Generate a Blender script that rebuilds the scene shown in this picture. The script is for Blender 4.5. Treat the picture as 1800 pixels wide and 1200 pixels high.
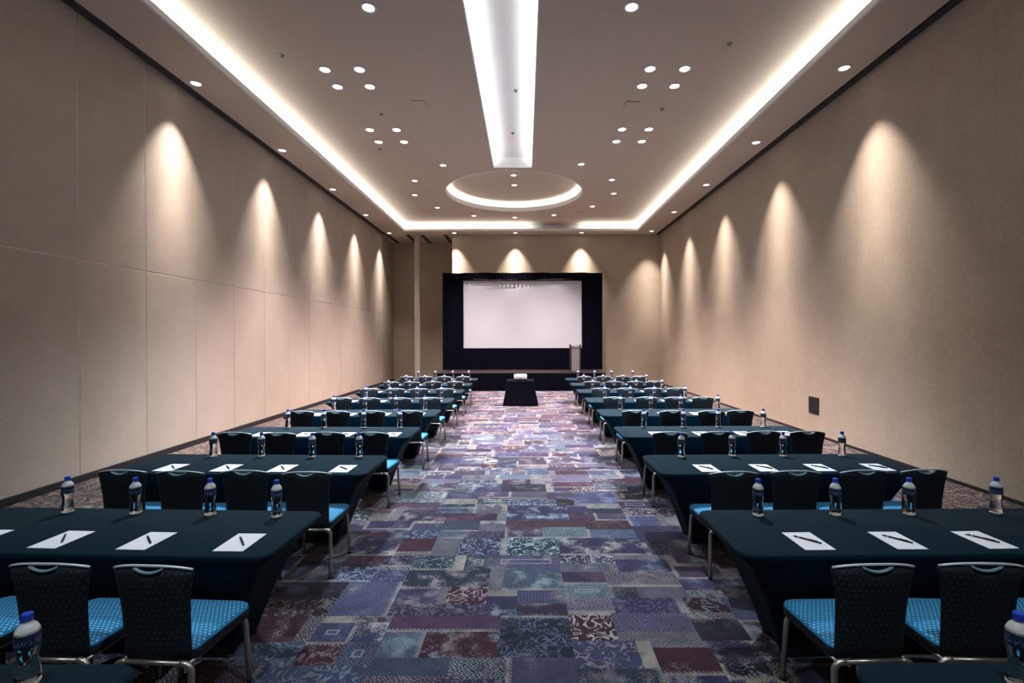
import bpy, bmesh, math, random
from mathutils import Vector, Matrix
from mathutils.geometry import tessellate_polygon

for o in list(bpy.data.objects):
    bpy.data.objects.remove(o, do_unlink=True)
scene = bpy.context.scene
COL = scene.collection
R = math.radians
random.seed(11)

# ------------------------------------------------------------------ camera
CAMZ = 2.02
cam_d = bpy.data.cameras.new('camera')
cam_d.sensor_width = 36.0
cam_d.lens = 17.0
cam_d.shift_x = -23.0 / 1800.0
cam_d.clip_start = 0.05
cam = bpy.data.objects.new('camera', cam_d)
COL.objects.link(cam)
cam.location = (0, 0, CAMZ)
cam.rotation_euler = (R(90 - 0.40), R(0.12), 0)
scene.camera = cam

# ------------------------------------------------------------------ world, exposure
w = bpy.data.worlds.new('world'); scene.world = w
w.use_nodes = True
w.node_tree.nodes['Background'].inputs[0].default_value = (0.05, 0.09, 0.14, 1)
w.node_tree.nodes['Background'].inputs[1].default_value = 0.05
vs = scene.view_settings
vs.view_transform = 'Standard'; vs.look = 'None'; vs.gamma = 1.0
vs.exposure = 0.27
vs.use_curve_mapping = False

# light strengths (every lamp of the room)
P_CLUSTER = 1000.0
P_SINGLE = 1900.0
P_RING = 1500.0
P_WASH_CORE = 1250.0
P_WASH_WIDE = 1100.0
P_WASH_MID = 430.0
E_COVE = 25.0
E_TROUGH = 30.0
E_RINGCOVE = 26.0
WARM = (1.0, 0.79, 0.79)
COOL = (0.72, 0.86, 1.0)
WASH = (1.0, 0.87, 0.81)
COVE = (0.89, 0.95, 1.0)

# ------------------------------------------------------------------ room sizes (metres)
XL, XR = -6.28, 5.95
YN, YF, YA = -3.0, 21.3, 23.1       # near wall, far wall, alcove wall
ZS, ZU = 6.57, 6.92                 # soffit, upper ceiling
IX0, IX1, IY0, IY1 = -5.13, 4.79, -2.0, 20.55   # opening of the soffit
TX0, TX1, TY0, TY1 = -0.89, 0.20, -1.8, 13.94   # centre trough
CX, CY, CR = -0.36, 16.45, 2.28      # round recess
ALX = -3.2                          # alcove edge

# ------------------------------------------------------------------ node helpers
def new_mat(name):
    m = bpy.data.materials.new(name); m.use_nodes = True
    nt = m.node_tree
    b = nt.nodes['Principled BSDF']
    return m, nt, b

def N(nt, typ, **kw):
    n = nt.nodes.new(typ)
    for k, v in kw.items():
        setattr(n, k, v)
    return n

def math_n(nt, op, a, b=None, c=None, clamp=False):
    n = nt.nodes.new('ShaderNodeMath'); n.operation = op; n.use_clamp = clamp
    for i, v in enumerate((a, b, c)):
        if v is None: continue
        if isinstance(v, (int, float)): n.inputs[i].default_value = v
        else: nt.links.new(v, n.inputs[i])
    return n.outputs[0]

def mix_c(nt, f, a, b, blend='MIX'):
    n = nt.nodes.new('ShaderNodeMix'); n.data_type = 'RGBA'; n.blend_type = blend
    for sock, v in ((n.inputs[0], f), (n.inputs[6], a), (n.inputs[7], b)):
        if isinstance(v, (int, float)): sock.default_value = v
        elif isinstance(v, tuple): sock.default_value = (v[0], v[1], v[2], 1)
        else: nt.links.new(v, sock)
    return n.outputs[2]

def obj_co(nt):
    return N(nt, 'ShaderNodeTexCoord').outputs['Object']

def noise(nt, co, scale, detail=2.0, rough=0.5, dist=0.0, mapscale=None):
    if mapscale:
        mp = N(nt, 'ShaderNodeMapping'); mp.inputs['Scale'].default_value = mapscale
        nt.links.new(co, mp.inputs['Vector']); co = mp.outputs['Vector']
    n = N(nt, 'ShaderNodeTexNoise')
    n.inputs['Scale'].default_value = scale; n.inputs['Detail'].default_value = detail
    n.inputs['Roughness'].default_value = rough; n.inputs['Distortion'].default_value = dist
    nt.links.new(co, n.inputs['Vector'])
    return n.outputs['Fac']

def bump(nt, bsdf, h, strength=0.3, dist=0.005):
    b = N(nt, 'ShaderNodeBump'); b.inputs['Strength'].default_value = strength
    b.inputs['Distance'].default_value = dist
    nt.links.new(h, b.inputs['Height']); nt.links.new(b.outputs['Normal'], bsdf.inputs['Normal'])

def simple(name, col, rough=0.6, metal=0.0, var=0.08, vscale=30.0, bmp=0.0, sheen=0.0, spec=0.5):
    m, nt, b = new_mat(name)
    co = obj_co(nt)
    nz = noise(nt, co, vscale, 3)
    f = math_n(nt, 'MULTIPLY_ADD', nz, 2 * var, 1 - var)
    c = mix_c(nt, 1.0, col, f, 'MULTIPLY')
    nt.links.new(c, b.inputs['Base Color'])
    b.inputs['Roughness'].default_value = rough
    b.inputs['Metallic'].default_value = metal
    b.inputs['Specular IOR Level'].default_value = spec
    if sheen:
        b.inputs['Sheen Weight'].default_value = sheen
        b.inputs['Sheen Roughness'].default_value = 0.5
    if bmp:
        bump(nt, b, nz, bmp, 0.003)
    return m

def wall_fabric(name, col):
    m, nt, b = new_mat(name)
    co = obj_co(nt)
    n1 = noise(nt, co, 1.0, 3, 0.6, 0, (50, 50, 170))
    n2 = noise(nt, co, 1.0, 2, 0.5, 0, (150, 150, 30))
    n3 = noise(nt, co, 2.2, 3)
    s = math_n(nt, 'ADD', math_n(nt, 'MULTIPLY', n1, 0.5), math_n(nt, 'MULTIPLY', n2, 0.5))
    f = math_n(nt, 'MULTIPLY_ADD', s, 1.3, 0.35)
    f = math_n(nt, 'MULTIPLY', f, math_n(nt, 'MULTIPLY_ADD', n3, 0.2, 0.92))
    nt.links.new(mix_c(nt, 1.0, col, f, 'MULTIPLY'), b.inputs['Base Color'])
    b.inputs['Roughness'].default_value = 0.9
    b.inputs['Specular IOR Level'].default_value = 0.2
    bump(nt, b, s, 0.35, 0.003)
    return m

def emit(name, col, strength):
    m, nt, b = new_mat(name)
    b.inputs['Base Color'].default_value = (0.8, 0.8, 0.8, 1)
    b.inputs['Emission Color'].default_value = (*col, 1)
    b.inputs['Emission Strength'].default_value = strength
    return m

def dot_fabric(name, base, dots, pitch, rad, rough=0.8, skew=0.5, sheen=0.0, plane='XY', aspect=1.0):
    m, nt, b = new_mat(name)
    sx = N(nt, 'ShaderNodeSeparateXYZ'); nt.links.new(obj_co(nt), sx.inputs[0])
    u = math_n(nt, 'DIVIDE', sx.outputs[plane[0]], pitch)
    v = math_n(nt, 'DIVIDE', sx.outputs[plane[1]], pitch * aspect)
    row = math_n(nt, 'FLOOR', v)
    u2 = math_n(nt, 'ADD', u, math_n(nt, 'MULTIPLY', row, skew))
    fu = math_n(nt, 'SUBTRACT', math_n(nt, 'FRACT', u2), 0.5)
    fv = math_n(nt, 'SUBTRACT', math_n(nt, 'FRACT', v), 0.5)
    d = math_n(nt, 'SQRT', math_n(nt, 'ADD', math_n(nt, 'MULTIPLY', fu, fu), math_n(nt, 'MULTIPLY', fv, fv)))
    mr = N(nt, 'ShaderNodeMapRange'); mr.inputs['From Min'].default_value = rad * 0.7
    mr.inputs['From Max'].default_value = rad * 1.3
    mr.inputs['To Min'].default_value = 1; mr.inputs['To Max'].default_value = 0
    nt.links.new(d, mr.inputs['Value'])
    dm = mr.outputs[0]
    if plane == 'XY':
        nn = N(nt, 'ShaderNodeSeparateXYZ'); nt.links.new(N(nt, 'ShaderNodeTexCoord').outputs['Normal'], nn.inputs[0])
        dm = math_n(nt, 'MULTIPLY', dm, math_n(nt, 'GREATER_THAN', nn.outputs['Z'], 0.6))
    nz = noise(nt, obj_co(nt), 90, 2)
    c0 = mix_c(nt, 1.0, base, math_n(nt, 'MULTIPLY_ADD', nz, 0.5, 0.75), 'MULTIPLY')
    nt.links.new(mix_c(nt, dm, c0, dots), b.inputs['Base Color'])
    b.inputs['Roughness'].default_value = rough
    b.inputs['Sheen Weight'].default_value = sheen
    bump(nt, b, math_n(nt, 'ADD', dm, nz), 0.25, 0.002)
    return m

M = {}
M['ceiling'] = simple('ceiling_paint', (0.52, 0.435, 0.335), 0.9, var=0.05, vscale=80, bmp=0.1)
M['cove'] = simple('cove_paint', (0.72, 0.71, 0.70), 0.9, var=0.02)
M['slot'] = simple('slot_dark_metal', (0.025, 0.025, 0.035), 0.5, 0.3)
M['rail'] = simple('slot_rail', (0.09, 0.08, 0.08), 0.5, 0.5)
M['wall'] = wall_fabric('beige_woven_wall', (0.37, 0.305, 0.235))
M['panel'] = wall_fabric('beige_panel_fabric', (0.40, 0.34, 0.278))
M['joint'] = simple('panel_joint_aluminium', (0.55, 0.52, 0.48), 0.45, 0.6)
M['gap'] = simple('panel_backing', (0.05, 0.045, 0.04), 0.9)
M['baseboard'] = simple('dark_baseboard', (0.012, 0.011, 0.014), 0.6)
M['cloth'] = simple('black_stretch_cloth', (0.0006, 0.0145, 0.0240), 0.8, var=0.25, vscale=180, bmp=0.1, sheen=0.012, spec=0.14)
M['drape'] = simple('black_drape', (0.0014, 0.0018, 0.0050), 0.95, var=0.25, vscale=60, spec=0.06)
M['deck'] = simple('stage_deck', (0.014, 0.011, 0.011), 0.8, var=0.3, vscale=14, spec=0.1)
M['screen'] = simple('screen_white', (0.44, 0.47, 0.515), 0.9, var=0.01)
M['seat'] = dot_fabric('teal_dotted_fabric', (0.012, 0.22, 0.45), (0.42, 0.80, 0.95), 0.024, 0.20, aspect=0.8)
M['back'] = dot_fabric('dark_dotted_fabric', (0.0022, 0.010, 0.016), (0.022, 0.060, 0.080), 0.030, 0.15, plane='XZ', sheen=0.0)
M['leg'] = simple('champagne_metal', (0.50, 0.45, 0.38), 0.35, 0.85, var=0.05)
M['rim'] = simple('satin_rail', (0.62, 0.72, 0.76), 0.35, 0.2, var=0.05)
M['scoop'] = simple('lit_scoop_fabric', (0.20, 0.36, 0.42), 0.5, var=0.6, vscale=140)
M['glide'] = simple('black_rubber', (0.01, 0.01, 0.01), 0.6)
M['paper'] = simple('white_paper', (0.86, 0.86, 0.88), 0.8, var=0.01)
M['pen'] = simple('black_pen', (0.008, 0.008, 0.01), 0.35)
M['pensilver'] = simple('pen_silver', (0.5, 0.5, 0.5), 0.3, 0.9)
M['cap'] = simple('blue_cap', (0.012, 0.07, 0.62), 0.4, var=0.03)
M['projector'] = simple('projector_white', (0.80, 0.79, 0.80), 0.45, var=0.02)
M['vent'] = simple('projector_vent', (0.18, 0.18, 0.19), 0.6)
M['lens'] = simple('projector_lens', (0.01, 0.01, 0.015), 0.1)
M['blackmetal'] = simple('black_metal', (0.010, 0.010, 0.014), 0.5, 0.2)
M['trimwhite'] = simple('downlight_trim', (0.62, 0.58, 0.54), 0.5)
M['sprk'] = simple('sprinkler_metal', (0.22, 0.20, 0.18), 0.4, 0.7)
M['lensw'] = emit('downlight_lens_warm', (1.0, 0.90, 0.86), 9.0)
M['lensc'] = emit('downlight_lens_cool', (0.86, 0.96, 1.0), 9.0)
M['lensh'] = emit('downlight_lens_halogen', (1.0, 0.90, 0.78), 9.0)
M['led'] = emit('led_cove', COVE, E_COVE)
M['ledt'] = emit('led_trough', (0.90, 0.95, 1.0), E_TROUGH)
M['ledr'] = emit('led_round', (0.95, 0.97, 1.0), E_RINGCOVE)

def glass_mat():
    m, nt, b = new_mat('clear_bottle_water')
    b.inputs['Base Color'].default_value = (0.93, 0.97, 0.98, 1)
    b.inputs['Transmission Weight'].default_value = 1.0
    b.inputs['IOR'].default_value = 1.33
    b.inputs['Roughness'].default_value = 0.03
    nz = noise(nt, obj_co(nt), 60, 2)
    bump(nt, b, nz, 0.25, 0.004)
    return m
M['bottle'] = glass_mat()
def pale_plastic_mat():
    m, nt, b = new_mat('plastic_and_base_glow')
    b.inputs['Base Color'].default_value = (0.90, 0.94, 0.95, 1)
    b.inputs['Transmission Weight'].default_value = 0.35
    b.inputs['Roughness'].default_value = 0.3
    nz = noise(nt, obj_co(nt), 90, 2)
    bump(nt, b, nz, 0.5, 0.004)
    return m
M['paleplastic'] = pale_plastic_mat()
def label_mat():
    m, nt, b = new_mat('bottle_label_print')
    sx = N(nt, 'ShaderNodeSeparateXYZ'); co = obj_co(nt); nt.links.new(co, sx.inputs[0])
    band = math_n(nt, 'COMPARE', sx.outputs['Z'], 0.168, 0.011)
    nz = noise(nt, co, 1.0, 1, 0.5, 0, (190, 190, 70))
    ink = math_n(nt, 'MULTIPLY', band, math_n(nt, 'GREATER_THAN', nz, 0.56))
    nt.links.new(mix_c(nt, ink, (0.008, 0.024, 0.085), (0.16, 0.25, 0.38)), b.inputs['Base Color'])
    b.inputs['Roughness'].default_value = 0.35
    return m
M['label'] = label_mat()
def lectern_mat():
    m, nt, b = new_mat('hammered_steel')
    nz = noise(nt, obj_co(nt), 34, 3, 0.6)
    c = N(nt, 'ShaderNodeValToRGB')
    c.color_ramp.elements[0].position = 0.35; c.color_ramp.elements[0].color = (0.05, 0.05, 0.06, 1)
    c.color_ramp.elements[1].position = 0.65; c.color_ramp.elements[1].color = (0.38, 0.36, 0.37, 1)
    nt.links.new(nz, c.inputs[0]); nt.links.new(c.outputs[0], b.inputs['Base Color'])
    b.inputs['Roughness'].default_value = 0.35; b.inputs['Metallic'].default_value = 0.3
    bump(nt, b, nz, 0.4, 0.01)
    return m
M['lectern'] = lectern_mat()
def acrylic_mat():
    m, nt, b = new_mat('clear_acrylic')
    b.inputs['Base Color'].default_value = (0.90, 0.90, 0.92, 1)
    b.inputs['Transmission Weight'].default_value = 0.9
    b.inputs['Roughness'].default_value = 0.12
    nz = noise(nt, obj_co(nt), 12, 2); bump(nt, b, nz, 0.1, 0.003)
    return m
M['acrylic'] = acrylic_mat()

# ------------------------------------------------------------------ mesh helpers
def mk(name, verts, faces, mat, parent=None, smooth=False, loc=None):
    me = bpy.data.meshes.new(name)
    me.from_pydata([tuple(v) for v in verts], [], faces)
    me.validate(); me.update()
    bm = bmesh.new(); bm.from_mesh(me)
    bmesh.ops.recalc_face_normals(bm, faces=bm.faces)
    bm.to_mesh(me); bm.free()
    if smooth:
        for p in me.polygons: p.use_smooth = True
    me.materials.append(M[mat] if isinstance(mat, str) else mat)
    o = bpy.data.objects.new(name, me); COL.objects.link(o)
    if parent is not None: o.parent = parent
    if loc is not None: o.location = loc
    return o

class MB:
    def __init__(s): s.v = []; s.f = []
    def add(s, vs, fs):
        b = len(s.v); s.v += [tuple(x) for x in vs]; s.f += [[i + b for i in f] for f in fs]
        return s
    def box(s, x0, x1, y0, y1, z0, z1):
        vs = [(x, y, z) for z in (z0, z1) for y in (y0, y1) for x in (x0, x1)]
        return s.add(vs, [(0, 2, 3, 1), (4, 5, 7, 6), (0, 1, 5, 4), (2, 6, 7, 3), (0, 4, 6, 2), (1, 3, 7, 5)])
    def bbox(s, x0, x1, y0, y1, z0, z1, b=0.004):
        r = []
        def ring(i, z): return [(x0 + i, y0 + i, z), (x1 - i, y0 + i, z), (x1 - i, y1 - i, z), (x0 + i, y1 - i, z)]
        def oct_(i, z):
            a = [(x0 + i + b, y0 + i), (x1 - i - b, y0 + i), (x1 - i, y0 + i + b), (x1 - i, y1 - i - b),
                 (x1 - i - b, y1 - i), (x0 + i + b, y1 - i), (x0 + i, y1 - i - b), (x0 + i, y0 + i + b)]
            return [(x, y, z) for x, y in a]
        return s.loft([oct_(b * .7, z0), oct_(0, z0 + b), oct_(0, z1 - b), oct_(b * .7, z1)])
    def quad(s, a, b, c, d): return s.add([a, b, c, d], [(0, 1, 2, 3)])
    def loft(s, rings, cap0=True, cap1=True, closed=True):
        n = len(rings[0]); vs = [p for r in rings for p in r]; fs = []
        for i in range(len(rings) - 1):
            for j in range(n if closed else n - 1):
                k = (j + 1) % n
                fs.append((i * n + j, i * n + k, (i + 1) * n + k, (i + 1) * n + j))
        if cap0: fs.append(tuple(reversed(range(n))))
        if cap1: fs.append(tuple(range((len(rings) - 1) * n, len(rings) * n)))
        return s.add(vs, fs)
    def lathe(s, prof, n=16, cx=0, cy=0, cap0=True, cap1=True):
        return s.loft([[(cx + r * math.cos(2 * math.pi * j / n), cy + r * math.sin(2 * math.pi * j / n), z)
                        for j in range(n)] for r, z in prof], cap0, cap1)
    def tube(s, pts, r, n=8):
        pts = [Vector(p) for p in pts]; rings = []
        up = None
        for i, p in enumerate(pts):
            t = (pts[min(i + 1, len(pts) - 1)] - pts[max(i - 1, 0)]).normalized()
            if up is None:
                a = Vector((0, 0, 1)) if abs(t.z) < 0.9 else Vector((0, 1, 0))
                up = t.cross(a).normalized()
            up = (up - t * up.dot(t)).normalized()
            v = t.cross(up)
            rr = r[i] if isinstance(r, (list, tuple)) else r
            rings.append([p + up * rr * math.cos(2 * math.pi * j / n) + v * rr * math.sin(2 * math.pi * j / n) for j in range(n)])
        return s.loft(rings)
    def build(s, name, mat, parent=None, smooth=False, loc=None):
        return mk(name, s.v, s.f, mat, parent, smooth, loc)

def tag(o, label=None, cat=None, group=None, kind=None):
    if label: o['label'] = label
    if cat: o['category'] = cat
    if group: o['group'] = group
    if kind: o['kind'] = kind
    return o

def thing(name, label, cat, loc=(0, 0, 0), rz=0.0, group=None):
    o = bpy.data.objects.new(name, None); o.empty_display_size = 0.1
    COL.objects.link(o); o.location = loc; o.rotation_euler = (0, 0, rz)
    return tag(o, label, cat, group)

def struct(o): o['kind'] = 'structure'; return o

def copy_tree(o, parent=None):
    c = o.copy(); COL.objects.link(c); c.parent = parent
    for ch in o.children: copy_tree(ch, c)
    return c

def rrect(hx, hy, r, z, n=5, cx=0, cy=0):
    pts = []
    for qx, qy, a0 in ((1, 1, 0), (-1, 1, 90), (-1, -1, 180), (1, -1, 270)):
        for i in range(n + 1):
            a = R(a0 + 90 * i / n)
            pts.append((cx + qx * (hx - r) + r * math.cos(a), cy + qy * (hy - r) + r * math.sin(a), z))
    return pts

# ------------------------------------------------------------------ floor: printed patchwork carpet
def carpet_material():
    m, nt, b = new_mat('patchwork_carpet')
    L = nt.links
    def attr(n): 
        a = N(nt, 'ShaderNodeAttribute'); a.attribute_name = n; return a
    base, orn, edge, flag = attr('base'), attr('orn'), attr('edge'), attr('flag')
    co = obj_co(nt)
    sf = N(nt, 'ShaderNodeSeparateColor'); L.new(flag.outputs['Color'], sf.inputs[0])
    kind = sf.outputs[0]; fx = sf.outputs[1]; fy = sf.outputs[2]; amt = flag.outputs['Alpha']
    se = N(nt, 'ShaderNodeSeparateColor'); L.new(edge.outputs['Color'], se.inputs[0])
    e0, e1, e2, e3 = se.outputs[0], se.outputs[1], se.outputs[2], edge.outputs['Alpha']
    # each patch shifts its own print
    off = N(nt, 'ShaderNodeVectorMath'); off.operation = 'MULTIPLY_ADD'
    L.new(flag.outputs['Color'], off.inputs[0]); off.inputs[1].default_value = (37, 53, 0); L.new(co, off.inputs[2])
    pc = off.outputs[0]
    # scroll curls = contour lines of a soft noise
    n1 = noise(nt, pc, 11.0, 1.6, 0.5, 0.8)
    curl = math_n(nt, 'PINGPONG', math_n(nt, 'MULTIPLY', n1, 9.0), 1.0)
    curl = math_n(nt, 'LESS_THAN', curl, 0.30)
    # small motifs on a lattice
    vo = N(nt, 'ShaderNodeTexVoronoi'); vo.inputs['Scale'].default_value = 17; vo.inputs['Randomness'].default_value = 0.35
    vo.distance = 'MANHATTAN'; L.new(pc, vo.inputs['Vector'])
    mot = math_n(nt, 'PINGPONG', math_n(nt, 'MULTIPLY', vo.outputs['Distance'], 5.0), 1.0)
    mot = math_n(nt, 'LESS_THAN', mot, 0.42)
    # worn speckle
    n2 = noise(nt, pc, 95, 3, 0.75)
    n3 = noise(nt, pc, 5.0, 3, 0.6)
    spk = math_n(nt, 'GREATER_THAN', math_n(nt, 'ADD', n2, math_n(nt, 'MULTIPLY', math_n(nt, 'SUBTRACT', n3, 0.5), 1.3)), 0.60)
    # stripes
    sp = N(nt, 'ShaderNodeSeparateXYZ'); L.new(pc, sp.inputs[0])
    stp = math_n(nt, 'LESS_THAN', math_n(nt, 'FRACT', math_n(nt, 'MULTIPLY', sp.outputs['X'], 40.0)), 0.35)
    stp = math_n(nt, 'MULTIPLY', stp, math_n(nt, 'GREATER_THAN', n2, 0.40))
    def pick(lo, hi, val):
        a = math_n(nt, 'GREATER_THAN', kind, lo); c = math_n(nt, 'LESS_THAN', kind, hi)
        return math_n(nt, 'MULTIPLY', math_n(nt, 'MULTIPLY', a, c), val)
    ms = math_n(nt, 'ADD', math_n(nt, 'ADD', pick(-1, .36, curl), pick(.36, .58, mot)),
                math_n(nt, 'ADD', pick(.58, .96, spk), pick(.96, 2, stp)))
    worn = N(nt, 'ShaderNodeMapRange'); worn.inputs['From Min'].default_value = 0.36; worn.inputs['From Max'].default_value = 0.58
    n4 = noise(nt, co, 2.6, 4, 0.65); L.new(n4, worn.inputs['Value'])
    grit = math_n(nt, 'GREATER_THAN', math_n(nt, 'ADD', n2, math_n(nt, 'MULTIPLY', worn.outputs[0], 0.35)), 0.52)
    ms = math_n(nt, 'MULTIPLY', math_n(nt, 'MULTIPLY', ms, amt), grit)
    col = mix_c(nt, ms, base.outputs['Color'], orn.outputs['Color'])
    # borders of some patches: a pale band with a combed edge
    comb = math_n(nt, 'MULTIPLY', math_n(nt, 'GREATER_THAN', math_n(nt, 'FRACT', math_n(nt, 'MULTIPLY', math_n(nt, 'ADD', sp.outputs['X'], sp.outputs['Y']), 34.0)), 0.5), 0.016)
    bwid = math_n(nt, 'ADD', comb, 0.022)
    bx = math_n(nt, 'MULTIPLY', math_n(nt, 'LESS_THAN', e0, bwid), math_n(nt, 'GREATER_THAN', fx, 0.76))
    bx2 = math_n(nt, 'MULTIPLY', math_n(nt, 'LESS_THAN', e1, bwid), math_n(nt, 'LESS_THAN', fx, 0.14))
    by = math_n(nt, 'MULTIPLY', math_n(nt, 'LESS_THAN', e2, bwid), math_n(nt, 'GREATER_THAN', fy, 0.78))
    by2 = math_n(nt, 'MULTIPLY', math_n(nt, 'LESS_THAN', e3, bwid), math_n(nt, 'LESS_THAN', fy, 0.14))
    bm_ = math_n(nt, 'MAXIMUM', math_n(nt, 'MAXIMUM', bx, bx2), math_n(nt, 'MAXIMUM', by, by2))
    bm_ = math_n(nt, 'MULTIPLY', bm_, math_n(nt, 'MULTIPLY_ADD', worn.outputs[0], 0.55, 0.25))
    bm_ = math_n(nt, 'MULTIPLY', bm_, math_n(nt, 'GREATER_THAN', n2, 0.42))
    col = mix_c(nt, bm_, col, (0.27, 0.25, 0.225))
    # inner line frame
    mind = math_n(nt, 'MINIMUM', math_n(nt, 'MINIMUM', e0, e1), math_n(nt, 'MINIMUM', e2, e3))
    ln = math_n(nt, 'COMPARE', mind, 0.085, 0.008)
    ln = math_n(nt, 'MULTIPLY', ln, math_n(nt, 'LESS_THAN', math_n(nt, 'ABSOLUTE', math_n(nt, 'SUBTRACT', fx, 0.42)), 0.03))
    col = mix_c(nt, math_n(nt, 'MULTIPLY', ln, 0.6), col, (0.22, 0.24, 0.27))
    # wear that runs across the patches: pale scuffs and dark faded clouds
    sc = math_n(nt, 'GREATER_THAN', math_n(nt, 'ADD', noise(nt, co, 95, 2, 0.7), math_n(nt, 'MULTIPLY', math_n(nt, 'SUBTRACT', noise(nt, co, 3.1, 3, 0.6, 0.4), 0.5), 1.5)), 0.74)
    col = mix_c(nt, math_n(nt, 'MULTIPLY', sc, 0.62), col, (0.26, 0.235, 0.22))
    dk = math_n(nt, 'MULTIPLY_ADD', noise(nt, co, 6.0, 5, 0.7), 1.5, 0.20)
    col = mix_c(nt, 1.0, col, dk, 'MULTIPLY')
    # pile
    pile = noise(nt, co, 260, 2, 0.7)
    wv = noise(nt, co, 1.0, 2, 0.6, 0, (60, 420, 1))
    pf = math_n(nt, 'ADD', math_n(nt, 'MULTIPLY', pile, 0.9), math_n(nt, 'MULTIPLY', wv, 0.7))
    pf = math_n(nt, 'ADD', pf, 0.22)
    col = mix_c(nt, 1.0, col, pf, 'MULTIPLY')
    L.new(col, b.inputs['Base Color'])
    b.inputs['Roughness'].default_value = 0.95
    b.inputs['Specular IOR Level'].default_value = 0.1
    b.inputs['Sheen Weight'].default_value = 0.24
    b.inputs['Sheen Roughness'].default_value = 0.45
    b.inputs['Sheen Tint'].default_value = (1.0, 0.88, 0.95, 1)
    bump(nt, b, pile, 0.5, 0.004)
    return m

BASES = [((0.026, 0.026, 0.066), 7), ((0.036, 0.044, 0.092), 6), ((0.036, 0.010, 0.018), 4), ((0.030, 0.019, 0.042), 4),
         ((0.055, 0.080, 0.125), 3), ((0.010, 0.026, 0.042), 3), ((0.085, 0.085, 0.100), 2), ((0.010, 0.011, 0.022), 3), ((0.045, 0.036, 0.062), 3)]
ORNS = [(0.26, 0.24, 0.23), (0.19, 0.15, 0.165), (0.15, 0.18, 0.21), (0.085, 0.085, 0.145), (0.075, 0.028, 0.036), (0.28, 0.24, 0.19), (0.16, 0.20, 0.20)]
def build_floor():
    rng = random.Random(5)
    pool = [c for c, n in BASES for _ in range(n)]
    patches = []; strips = []
    def split(x0, x1, y0, y1, lvl=0):
        wx, wy = x1 - x0, y1 - y0
        mx = rng.uniform(0.42, 0.95); my = rng.uniform(0.28, 0.55)
        if wx > mx and (wx / mx >= wy / my):
            c = x0 + wx * rng.uniform(0.36, 0.64); split(x0, c, y0, y1); split(c, x1, y0, y1)
        elif wy > my:
            c = y0 + wy * rng.uniform(0.36, 0.64); split(x0, x1, y0, c); split(x0, x1, c, y1)
        else:
            if lvl == 0 and rng.random() < 0.42:
                sw = rng.uniform(0.05, 0.12); q = rng.randrange(4)
                if q == 0 and wx > .3: strips.append((x0, x0 + sw, y0, y1)); x0 += sw
                elif q == 1 and wx > .3: strips.append((x1 - sw, x1, y0, y1)); x1 -= sw
                elif q == 2 and wy > .25: strips.append((x0, x1, y0, y0 + sw)); y0 += sw
                elif wy > .25: strips.append((x0, x1, y1 - sw, y1)); y1 -= sw
            patches.append((x0, x1, y0, y1))
    bxl, bxr = XL + 1.25, XR - 1.25
    nby = 14
    y = YN
    step = (YA + 0.1 - YN) / nby
    for i in range(nby):
        y0, y1 = YN + i * step, YN + (i + 1) * step
        split(bxl, bxr, y0, y1)
        patches.append((XL - 0.05, bxl, y0, y1)); patches.append((bxr, XR + 0.05, y0, y1))
    verts, faces = [], []
    A = {k: [] for k in ('base', 'orn', 'edge', 'flag')}
    for qi, (x0, x1, y0, y1) in enumerate(patches + strips):
        b0 = len(verts)
        verts += [(x0, y0, 0), (x1, y0, 0), (x1, y1, 0), (x0, y1, 0)]
        faces.append((b0, b0 + 1, b0 + 2, b0 + 3))
        border = x1 <= bxl + .01 or x0 >= bxr - .01
        if border:
            base = (0.011, 0.009, 0.011); orn = (0.21, 0.155, 0.115); fl = (0.1, 0.5, 0.5, 0.85)
        elif qi >= len(patches):
            base, orn = rng.choice((((0.17, 0.16, 0.15), (0.03, 0.03, 0.05)), ((0.02, 0.02, 0.035), (0.24, 0.225, 0.21)), ((0.12, 0.13, 0.14), (0.05, 0.02, 0.03)), ((0.21, 0.19, 0.165), (0.06, 0.05, 0.06))))
            fl = (rng.choice((0.2, 0.45, 0.45, 0.7)), 0.3, 0.3, 0.9)
        else:
            c = rng.choice(pool); j = rng.uniform(0.8, 1.2)
            base = tuple(v * j * 0.72 for v in c); orn = tuple(v * 1.2 for v in rng.choice(ORNS))
            k = rng.random()
            fl = (k, rng.random(), rng.random(), rng.choice((0.12, 0.45, 0.7, 0.85, 0.98)))
        wx, wy = x1 - x0, y1 - y0
        for (ex, ey) in ((0, 0), (wx, 0), (wx, wy), (0, wy)):
            A['base'].append((*base, 1)); A['orn'].append((*orn, 1)); A['flag'].append(fl)
            A['edge'].append((ex, wx - ex, ey, wy - ey))
    me = bpy.data.meshes.new('floor'); me.from_pydata(verts, [], faces); me.update()
    for k, data in A.items():
        at = me.attributes.new(k, 'FLOAT_COLOR', 'CORNER')
        at.data.foreach_set('color', [x for t in data for x in t])
    me.materials.append(carpet_material())
    o = bpy.data.objects.new('floor', me); COL.objects.link(o)
    tag(o, 'patchwork carpet printed in navy, plum, burgundy and cream', 'carpet'); struct(o)
    mb = MB(); mb.box(XL - .05, XR + .05, YN, YA + .1, -0.2, -0.01)
    mb.build('floor_slab', 'gap', o)
build_floor()

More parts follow.
